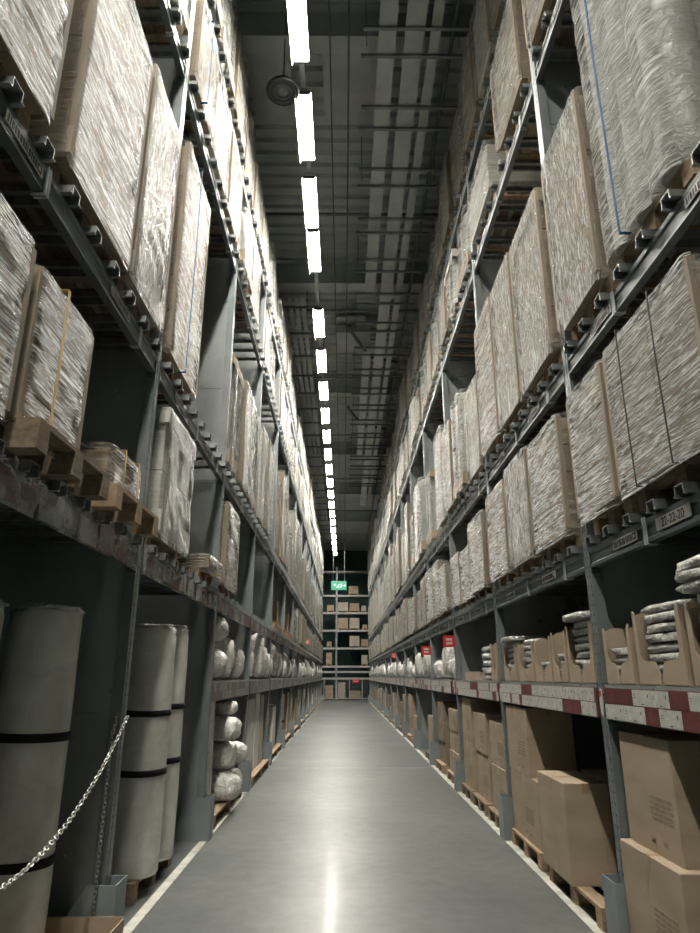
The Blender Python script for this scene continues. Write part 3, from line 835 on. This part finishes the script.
# display cartons with a cut-out front, each holding a pile of packs (label shelf of the price-strip rack)
def display_carton(w_, h, d=.75, lip=.13):
    def f():
        b = MB(); t_ = .006
        b.box(-w_ / 2, w_ / 2, 0, d, 0, t_)
        b.box(-w_ / 2, w_ / 2, d - t_, d, t_, h)
        for s in (-1, 1):
            x0, x1 = (s * w_ / 2 - (t_ if s > 0 else 0), s * w_ / 2 + (t_ if s < 0 else 0))
            b.prism([(0, t_), (d - t_, t_), (d - t_, h), (.06, h), (.0, h - .03)], 'x', x0, x1)
            # front flange that narrows to the lip, rounded at its top
            xa, xb = s * w_ / 2, s * (w_ / 2 - .045); pr = [(xa, t_), (s * .010, t_), (s * .016, lip * .45), (s * .05, lip * .9), (s * (w_ / 2 - .07), lip), (xb, lip + .03), (s * (w_ / 2 - .04), h - .05), (s * (w_ / 2 - .025), h - .008), (xa, h)]
            if s < 0: pr = pr[::-1]
            b.prism(pr, 'y', -t_, 0)
        return b.mesh('display_carton', ['card'])
    return f
Z1 = LV[1] + .022
specs = [(2.98, .50, .38, 11, 'first'), (3.56, .54, .40, 8, 'second'), (4.10, .40, .34, 4, 'third'), (4.76, .50, .40, 9, 'fourth'), (5.22, .34, .38, 4, 'fifth'), (5.66, .46, .36, 3, 'sixth'), (6.20, .48, .34, 7, 'seventh'), (6.80, .48, .34, 8, 'eighth')]
for i, (yc, w_, h, npk, wd) in enumerate(specs):
    loc, rz = rack_xf('R', yc, Z1, .01)
    loose('display_carton', cached(('dc', w_, h), display_carton(w_, h)), loc, rz, f'brown cut-front display carton, {wd} from the camera on the price-strip shelf', 'display carton', 'display cartons on the price-strip shelf')
    z = Z1 + .010; ph = .044
    for k in range(npk):
        big = (i == 0 and k == npk - 1)
        over = z - Z1 > h
        bag('textile_pack', 'R', yc + rg.uniform(-.005, .005), z, (.035 if not over else -.03), round(w_ - .06 if not over else w_ + .02, 2), .62, ph + .004, k + i, f'{"silvery" if k % 2 else "grey"} plastic-wrapped textile pack, {ORD[k+1]} from the bottom in the {wd} display carton', 'textile pack', 'pack', f'packs in the {wd} display carton', rot=rg.uniform(-.03, .03))
        z += ph + .008
# trays and bags on the label shelf further on
def lowtray(w_, h, d=.8): 
    def f():
        b = MB(); t_ = .006
        b.box(-w_ / 2, w_ / 2, 0, d, 0, t_).box(-w_ / 2, w_ / 2, 0, t_, t_, h).box(-w_ / 2, w_ / 2, d - t_, d, t_, h).box(-w_ / 2, -w_ / 2 + t_, t_, d - t_, t_, h).box(w_ / 2 - t_, w_ / 2, t_, d - t_, t_, h)
        return b.mesh('open_tray', ['card'])
    return f
loc, rz = rack_xf('R', 8.9, Z1, .02)
loose('open_carton_tray', cached('lt', lowtray(1.0, .10)), loc, rz, 'low open brown tray on the price-strip shelf in bay three', 'tray')
for k in range(5):
    bag('textile_pack', 'R', 7.95, Z1 + .078 * k, .0, .42, .7, .068, k, f'plump plastic-wrapped pack in bay three of the price-strip shelf, {ORD[k+1]} from the bottom', 'textile pack', 'pack', 'pile of plump packs in bay three')
loc, rz = rack_xf('R', 7.55, Z1, .02)
loose('display_carton', cached(('dc', .3, .4), display_carton(.3, .40)), loc, rz, 'narrow brown display carton beside the plump packs in bay three', 'display carton')
def bagrow(side, b, hmin, hmax, n=6):
    w0 = 2.5 / n
    for i in range(n):
        if rg.random() < .12 and 0 < i < n - 1: continue
        h = round(rg.uniform(hmin, hmax), 1) if n < 5 else q(rg.uniform(hmin, hmax), .08)
        bag('bagged_bundle', side, UP[b] + .16 + w0 * (i + .5), Z1, rg.choice((-.04, 0, .05)), round(w0 * .78, 2), rg.choice((.40, .5)), h, rg.randrange(4),
            f'white plastic-bagged bundle, {ORD[i+1]} along the first shelf, {RACKNAME[side]}, bay {NUM[b+1]}', 'bagged bundle', 'bag', f'bagged bundles on the first shelf of the {RACKNAME[side]}, bay {NUM[b+1]}')
for b in range(3, NB): bagrow('R', b, .26, .58, 6 if b < 10 else 4)
bag('bagged_bundle', 'L', 7.72, Z1, -.04, .62, .6, .36, 1, 'big round white bagged bundle beside the second upright on the chained rack', 'bagged bundle')
bag('bagged_bundle', 'L', 7.76, Z1 + .395, -.02, .70, .6, .32, 2, 'squarish bagged bundle lying on the big round one, chained rack', 'bagged bundle')
bag('bagged_bundle', 'L', 8.42, Z1, -.02, .5, .5, .52, 3, 'lumpy bagged bundle beside the big round one, chained rack', 'bagged bundle')
bag('bagged_bundle', 'L', 9.3, Z1, -.02, .5, .5, .44, 0, 'small bagged bundle before the third upright, chained rack', 'bagged bundle')
for b in range(3, NB): bagrow('L', b, .34, .72, 5 if b < 10 else 4)

# ------------------------------------------------------------------ floor level of the chained rack: rolls
def bigroll(r, h, seed):
    def f():
        so = seed * 4.1
        pr = [(r * .96, 0), (r, .02)] + [(r, .02 + (h - .08) * k / 24) for k in range(1, 24)] + [(r, h - .06), (r * .97, h - .03), (r * .99, h), (r * .90, h + .015), (r * .82, h - .01), (r * .3, h - .02)]
        b = MB().lathe(0, 0, pr, 40, 0, lambda t, z: .007 * noise.noise(Vector((math.cos(t) * 1.8 + so, math.sin(t) * 1.8, z * 2.3))) + (.012 * noise.noise(Vector((math.cos(t) * 5, math.sin(t) * 5 + so, z * 20))) if z > h - .05 else 0))
        return b.mesh('roll_body', ['roll'])
    return f
def band(r, wd=.045):
    def f():
        prof = [(r - .01, -wd / 2), (r + .009, -wd / 2), (r + .009, wd / 2), (r - .01, wd / 2)]
        return MB().lathe(0, 0, prof, 40).mesh('strap', ['black'])
    return f
def roll(x, y, z, r, h, bands, label, seed=0, foot=False):
    t = thing('foam_roll', (x, y, z), seed * .7, label, 'roll', 'rolls standing on the floor of the chained rack')
    obj('roll_body', cached(('br', r, h, seed), bigroll(r, h, seed)), t)
    if bands: obj('crumpled_top', cached(('ctop', r, seed % 2), blob_mesh(seed + 1, r * 1.78, r * 1.78, .065, 'bag', 12, .22, .8)), t, (0, 0, h - .02))
    for zb in bands:
        o = obj('strap', cached(('bd', r), band(r)), t, (0, 0, zb), (R(1.5 - seed), R(1), 0)); o['label'] = 'black strap'
    return t
def frontopen(w_, d, h):
    b = MB(); t_ = .006
    b.box(-w_ / 2, w_ / 2, 0, d, 0, t_).box(-w_ / 2, -w_ / 2 + t_, 0, d, t_, h).box(w_ / 2 - t_, w_ / 2, 0, d, t_, h).box(-w_ / 2 + t_, w_ / 2 - t_, d - t_, d, t_, h).box(-w_ / 2 + t_, w_ / 2 - t_, 0, t_, t_, h * .97)
    return b.mesh('open_tray', ['card'])
loc, rz = rack_xf('L', 3.62, 0, -.17)
loose('open_carton_tray', frontopen(1.22, .95, .25), loc, rz, 'open brown carton tray on the floor under the first black-strapped roll', 'tray')
roll(-1.72, 3.90, .008, .195, 1.86, (.60, 1.20), 'tall grey foam roll with two black straps, first beside the chain', 1)
roll(-1.94, 3.42, .008, .195, 1.86, (.60, 1.20), 'tall grey foam roll behind and before the first one, cut by the frame', 2)
pallet('L', 5.80, 1.05, .08, 0, 'wooden pallet under the two rolls beside the guard, bay two', 1.1, True)
roll(-1.58, 5.54, PZ, .205, 1.75, (.70, 1.12), 'shiny grey foam roll with two black straps, near one of bay two', 0)
roll(-1.58, 6.0, PZ, .205, 1.78, (.72, 1.14), 'shiny grey foam roll with two black straps, far one of bay two', 3)
# bay three
pallet('L', 8.6, 1.95, -.04, 0, 'long wooden pallet under the grey roll and white bags, bay three', 1.1)
roll(-1.60, 7.90, PZ, .15, 1.2, (), 'plain grey roll standing in bay three beside the white bags', 4)
k = 0
for (yy, zz, s1) in ((8.48, PZ, .40), (9.0, PZ, .38), (8.62, PZ + .33, .34), (9.06, PZ + .33, .36), (8.50, PZ + .65, .36), (8.66, PZ + .93, .24)):
    k += 1
    bag('bagged_bundle', 'L', yy, zz, {1: -.17, 2: -.10, 3: -.09, 4: -.15, 5: -.14, 6: -.06}[k], s1, {1: .5, 2: .45, 3: .36, 4: .42, 5: .4, 6: .3}[k], {1: .30, 2: .30, 3: .30, 4: .26, 5: .27, 6: .17}[k], k, f'shiny white plastic-bagged bundle, {ORD[k]} from the floor of the pile in bay three', 'bagged bundle', 'bag', 'white bags heaped on the floor level of bay three')
# bay four: boards upright
pallet('L', 11.4, 2.2, -.08, 0, 'long wooden pallet under the upright white packs, bay four', 1.1)
for k, (yy, w_, h, tn) in enumerate(((10.75, .70, 1.05, 'card_white'), (11.5, .55, 1.12, 'card_white'), (12.15, .5, 1.08, 'card_pale'))):
    carton('L', 3, yy, w_, .03, .6, PZ, h, tn, f'tall {TONE[tn]} carton upright on the floor of bay four, {ORD[k+1]} one', tape=False)
for b in range(4, NB):
    pallet('L', UP[b] + 1.41, 2.2, -.05, 0, f'long wooden floor pallet of the chained rack, bay {NUM[b+1]}', 1.1)
    for j in range(3):
        yy = UP[b] + .65 + .75 * j
        if rg.random() < .55: roll(XL - .27, yy, PZ, .2, q(rg.uniform(.8, 1.15)), (.35,) if rg.random() < .5 else (), f'grey roll standing on the floor pallet, {["near", "middle", "far"][j]} one of bay {NUM[b+1]}', rg.randrange(3))
        else: carton('L', b, yy, .55, .03, .8, PZ, q(rg.uniform(.5, 1.05)), rg.choice(('card', 'card_white', 'card_pale')), f'tall carton on the floor pallet of the chained rack, {["near", "middle", "far"][j]} one of bay {NUM[b+1]}', tape=False)
# goods on the second shelf, bays five and six: open wooden pallets with little on them
for b in (4, 5):
    for j in range(3):
        yc = UP[b] + .52 + .85 * j
        pallet('L', yc, .75, -.05, LV[2] + BAR, f'nearly empty wooden pallet on the second shelf of the chained rack, bay {NUM[b+1]}, {["near", "middle", "far"][j]} one')
        if j != 1: carton('L', b, yc, .4, .1, .5, LV[2] + BAR + PZ, q(.25 + .35 * (j // 2)), 'card', f'small brown carton on a pallet of the second shelf, bay {NUM[b+1]}, {["near", "middle", "far"][j]} one')
t = wrapped('L', 2, 1, 6.35, 7.05, .10, 'film', 'card', 'film', strap='yellow', place='far one')

# ------------------------------------------------------------------ chains
def chain(label, ctrl, link=.034, r=.0036):
    # sample the polyline evenly
    P = [Vector(p) for p in ctrl]; S = []; acc = 0; pitch = link * .74
    S.append(P[0].copy()); prev = P[0].copy()
    for q_ in P[1:]:
        while (q_ - prev).length >= pitch: prev = prev + (q_ - prev).normalized() * pitch; S.append(prev.copy())
    b = MB()
    for i in range(len(S) - 1):
        c = (S[i] + S[i + 1]) / 2; d = (S[i + 1] - S[i]).normalized()
        a = d.cross(Vector((0.2, 1, .1))).normalized(); e = a.cross(d)
        if i % 2: a, e = e, a
        pts = []
        for k in range(10):
            t_ = 2 * math.pi * k / 10; pts.append(c + d * math.cos(t_) * link / 2 + a * math.sin(t_) * link * .30)
        b.tube(pts, r, 5, closed=True)
    return tag(obj('chain', b.mesh('chain', ['steel'])), label, 'chain')
def caten(p, q_, sag, n=60):
    p, q_ = Vector(p), Vector(q_); out = []
    for i in range(n + 1): t_ = i / n; v = p.lerp(q_, t_); v.z -= sag * 4 * t_ * (1 - t_); out.append(v)
    return out
chain('silver steel chain strung slack across the first bay before the rolls', caten((XL + .028, 4.40, 1.28), (XL + .028, 1.60, 1.20), .52))
chain('silver steel chain hanging down the first upright', [(XL - .02, 4.345, 1.30), (XL - .02, 4.275, 1.15), (XL - .02, 4.27, .02)])
chain('silver steel chain hanging down the second upright', [(XL + .02, 7.20, 1.25), (XL + .02, 7.20, .36)], .03)

# ------------------------------------------------------------------ signs
def redsign():
    b = MB(); b.box(0, .17, -.008, .008, 0, .16, 0); b.box(.04, .13, -.0095, -.008, .09, .125, 1).box(.04, .13, -.0095, -.008, .035, .07, 1)
    return b.mesh('aisle_marker', ['red_bright', 'white'])
for k, (yy, z) in enumerate(((10.05, 1.93), (12.87, 1.90), (21.33, 2.05))):
    loose('red_marker_sign', cached('rs', redsign), (XR - .172, yy - .02, z), 0, f'small red square sign sticking out of the price-strip rack, {ORD[k+1]} from the camera', 'sign', 'red signs on the price-strip rack')
loose('red_marker_sign', cached('rs', redsign), (XL + .001, 24.15, 2.6), 0, 'small red square sign sticking out of the chained rack', 'sign')
# round strap ends on the price strip at the uprights
for k in range(1, 6):
    loc, rz = rack_xf('R', UP[k], LV[1] - .09, -.006)
    o = loose('oval_tag', cached('ot', lambda: MB().prism([(.028 * math.cos(a * math.pi / 10), .085 * math.sin(a * math.pi / 10)) for a in range(20)], 'y', -.004, 0).mesh('oval_tag', ['white'])), loc, rz, f'white oval tag with red edge on the price-strip rack upright after bay {NUM[k]}', 'tag', 'oval tags on the price-strip rack')
    obj('red_corner', cached('otr', lambda: MB().prism([(-.02, .03), (.02, .045), (.01, .072), (-.012, .07)], 'y', -.0055, -.004).mesh('red_corner', ['red_bright'])), o)

# exit sign
t = thing('exit_sign', (-.30, 40.5, 6.55), 0, 'green glowing emergency exit sign hanging at the aisle end', 'exit sign')
obj('sign_box', MB().bbox(-.47, .47, 0, .08, 0, .52, c=.01).mesh('sign_box', ['exit']), t)
def exitpic():
    b = MB(); y0, y1 = -.006, -.001
    b.prism([(.10, .14), (.10, .38), (.16, .38), (.16, .14)], 'y', y0, y1)            # door
    b.prism([(.22, .24), (.34, .24), (.34, .18), (.44, .26), (.34, .34), (.34, .28), (.22, .28)], 'y', y0, y1)   # arrow
    b.prism([(-.02, .30), (.0, .34), (.04, .34), (.05, .30), (.02, .27)], 'y', y0, y1)  # head of the runner
    b.prism([(-.10, .20), (-.04, .28), (.0, .27), (-.02, .22), (.04, .13), (.0, .12), (-.06, .18), (-.13, .12), (-.16, .14)], 'y', y0, y1)
    b.prism([(-.34, .30), (-.22, .38), (-.22, .32), (-.16, .32), (-.16, .28), (-.22, .28), (-.22, .22)], 'y', y0, y1)
    return b.mesh('pictogram', ['exit_white'])
obj('pictogram', exitpic(), t)
for x in (-.35, .35): obj('hanging_rod', MB().cyl(0, 0, 0, 3.8, .012, 6).mesh('rod', ['housing']), t, (x, .04, .52))

# ------------------------------------------------------------------ far cross rack
FY = 47.0
def fpost(): return MB().box(-.06, .06, 0, .1, 0, 9.0).box(-.06, .06, 1.0, 1.1, 0, 9.0).box(-.01, .01, .1, 1.0, .2, 8.8).mesh('post', ['guard'])
for k, x in enumerate((-4.3, -.5, 2.6)):
    t = thing('upright_frame', (x, FY, 0), 0, f'grey upright frame of the far cross rack, {["behind the chained rack end", "in the middle of the aisle view", "behind the price-strip rack end"][k]}', 'rack upright', 'upright frames of the far cross rack')
    obj('front_post', cached('fp', fpost), t)
FL = (1.42, 1.85, 2.2, 3.4, 4.6, 5.8, 7.0, 8.7)
for k, z in enumerate(FL):
    for s, (xa, xb) in enumerate(((-4.24, -.56), (-.44, 2.54))):
        t = thing('rack_shelf', (0, FY, z), 0, f'pale beam shelf of the far cross rack, {ORD[k+1]} up, {["wide", "narrow"][s]} bay', 'rack shelf', 'shelves of the far cross rack')
        obj('front_beam', MB().box(xa, xb, 0, .05, -.13, 0).mesh('fb', ['housing']), t)
        obj('rear_beam', MB().box(xa, xb, 1.05, 1.1, -.13, 0).mesh('fb', ['beam']), t)
        obj('deck_board', MB().box(xa, xb, .05, 1.05, -.03, 0).mesh('fd', ['panel']), t)
def fx(px): return (px - 344) * 45.2 / 655
far_goods = [(7.0, [(349, 359, .62)]), (5.8, [(327, 334, .5), (338, 348.5, .68), (350, 360, .62), (362, 367, .45)]), (4.6, [(338, 348.5, .8), (350, 360, .8), (363, 368, .35)]),
             (3.4, [(327, 332, .4), (350, 360, .78), (361.5, 369, .55)]), (2.2, [(326.5, 332.5, .85), (362, 368, .7)]), (0, [(326, 334, .9), (338.6, 346, 1.1), (350, 361, .55)])]
for z, row in far_goods:
    for i, (a, b_, h) in enumerate(row):
        xa, xb = fx(a), fx(b_)
        if xa < -.44 < xb: xa = -.42
        if z == 0: nm = 'on the floor'
        else: nm = f'on the {ORD[FL.index(z)+1]} shelf'
        t = thing('carton_pallet', ((xa + xb) / 2, FY + .06, z), 0, f'pale carton load {nm} of the far cross rack, {ORD[i+1]} along', 'pallet load', 'carton loads on the far cross rack')
        wd = xb - xa
        obj('pallet', MB().box(-wd / 2, wd / 2, 0, .9, .08, .11).box(-wd / 2, -wd / 2 + .08, 0, .9, 0, .08).box(wd / 2 - .08, wd / 2, 0, .9, 0, .08).mesh('pallet', ['wood']), t)
        obj('cartons', MB().bbox(-wd / 2, -.004, 0, .85, .11, h * .55).bbox(.004, wd / 2, 0, .85, .11, h * .55).bbox(-wd / 2 + .01, wd / 2 - .01, 0, .85, h * .55 + .003, h).mesh('cartons', ['card_pale' if i % 2 else 'card']), t)
# wire gate in front of the cross rack, red notice on it
def gate():
    b = MB()
    for x in (-2.2, -1.3, -.45, .4, 1.25, 2.1): b.box(x - .025, x + .025, -.025, .025, 0, 1.35)
    b.box(-2.2, 2.1, -.02, .02, 1.30, 1.35).box(-2.2, 2.1, -.02, .02, .08, .12)
    for k in range(43): x = -2.2 + k * .1; b.box(x - .004, x + .004, -.004, .004, .12, 1.3)
    return b.mesh('mesh_fence', ['tray'])
t = thing('wire_gate', (0, 46.2, 0), 0, 'low grey wire fence before the far cross rack', 'fence')
obj('wire_panel', gate(), t)
loose('red_notice', MB().box(-.24, .24, -.045, -.03, 0, .22, 0).box(-.15, .15, -.048, -.045, .09, .14, 1).mesh('rn', ['red_bright', 'white']), (.82, 46.2, 1.08), 0, 'small red notice fixed to the wire fence at the aisle end', 'sign')
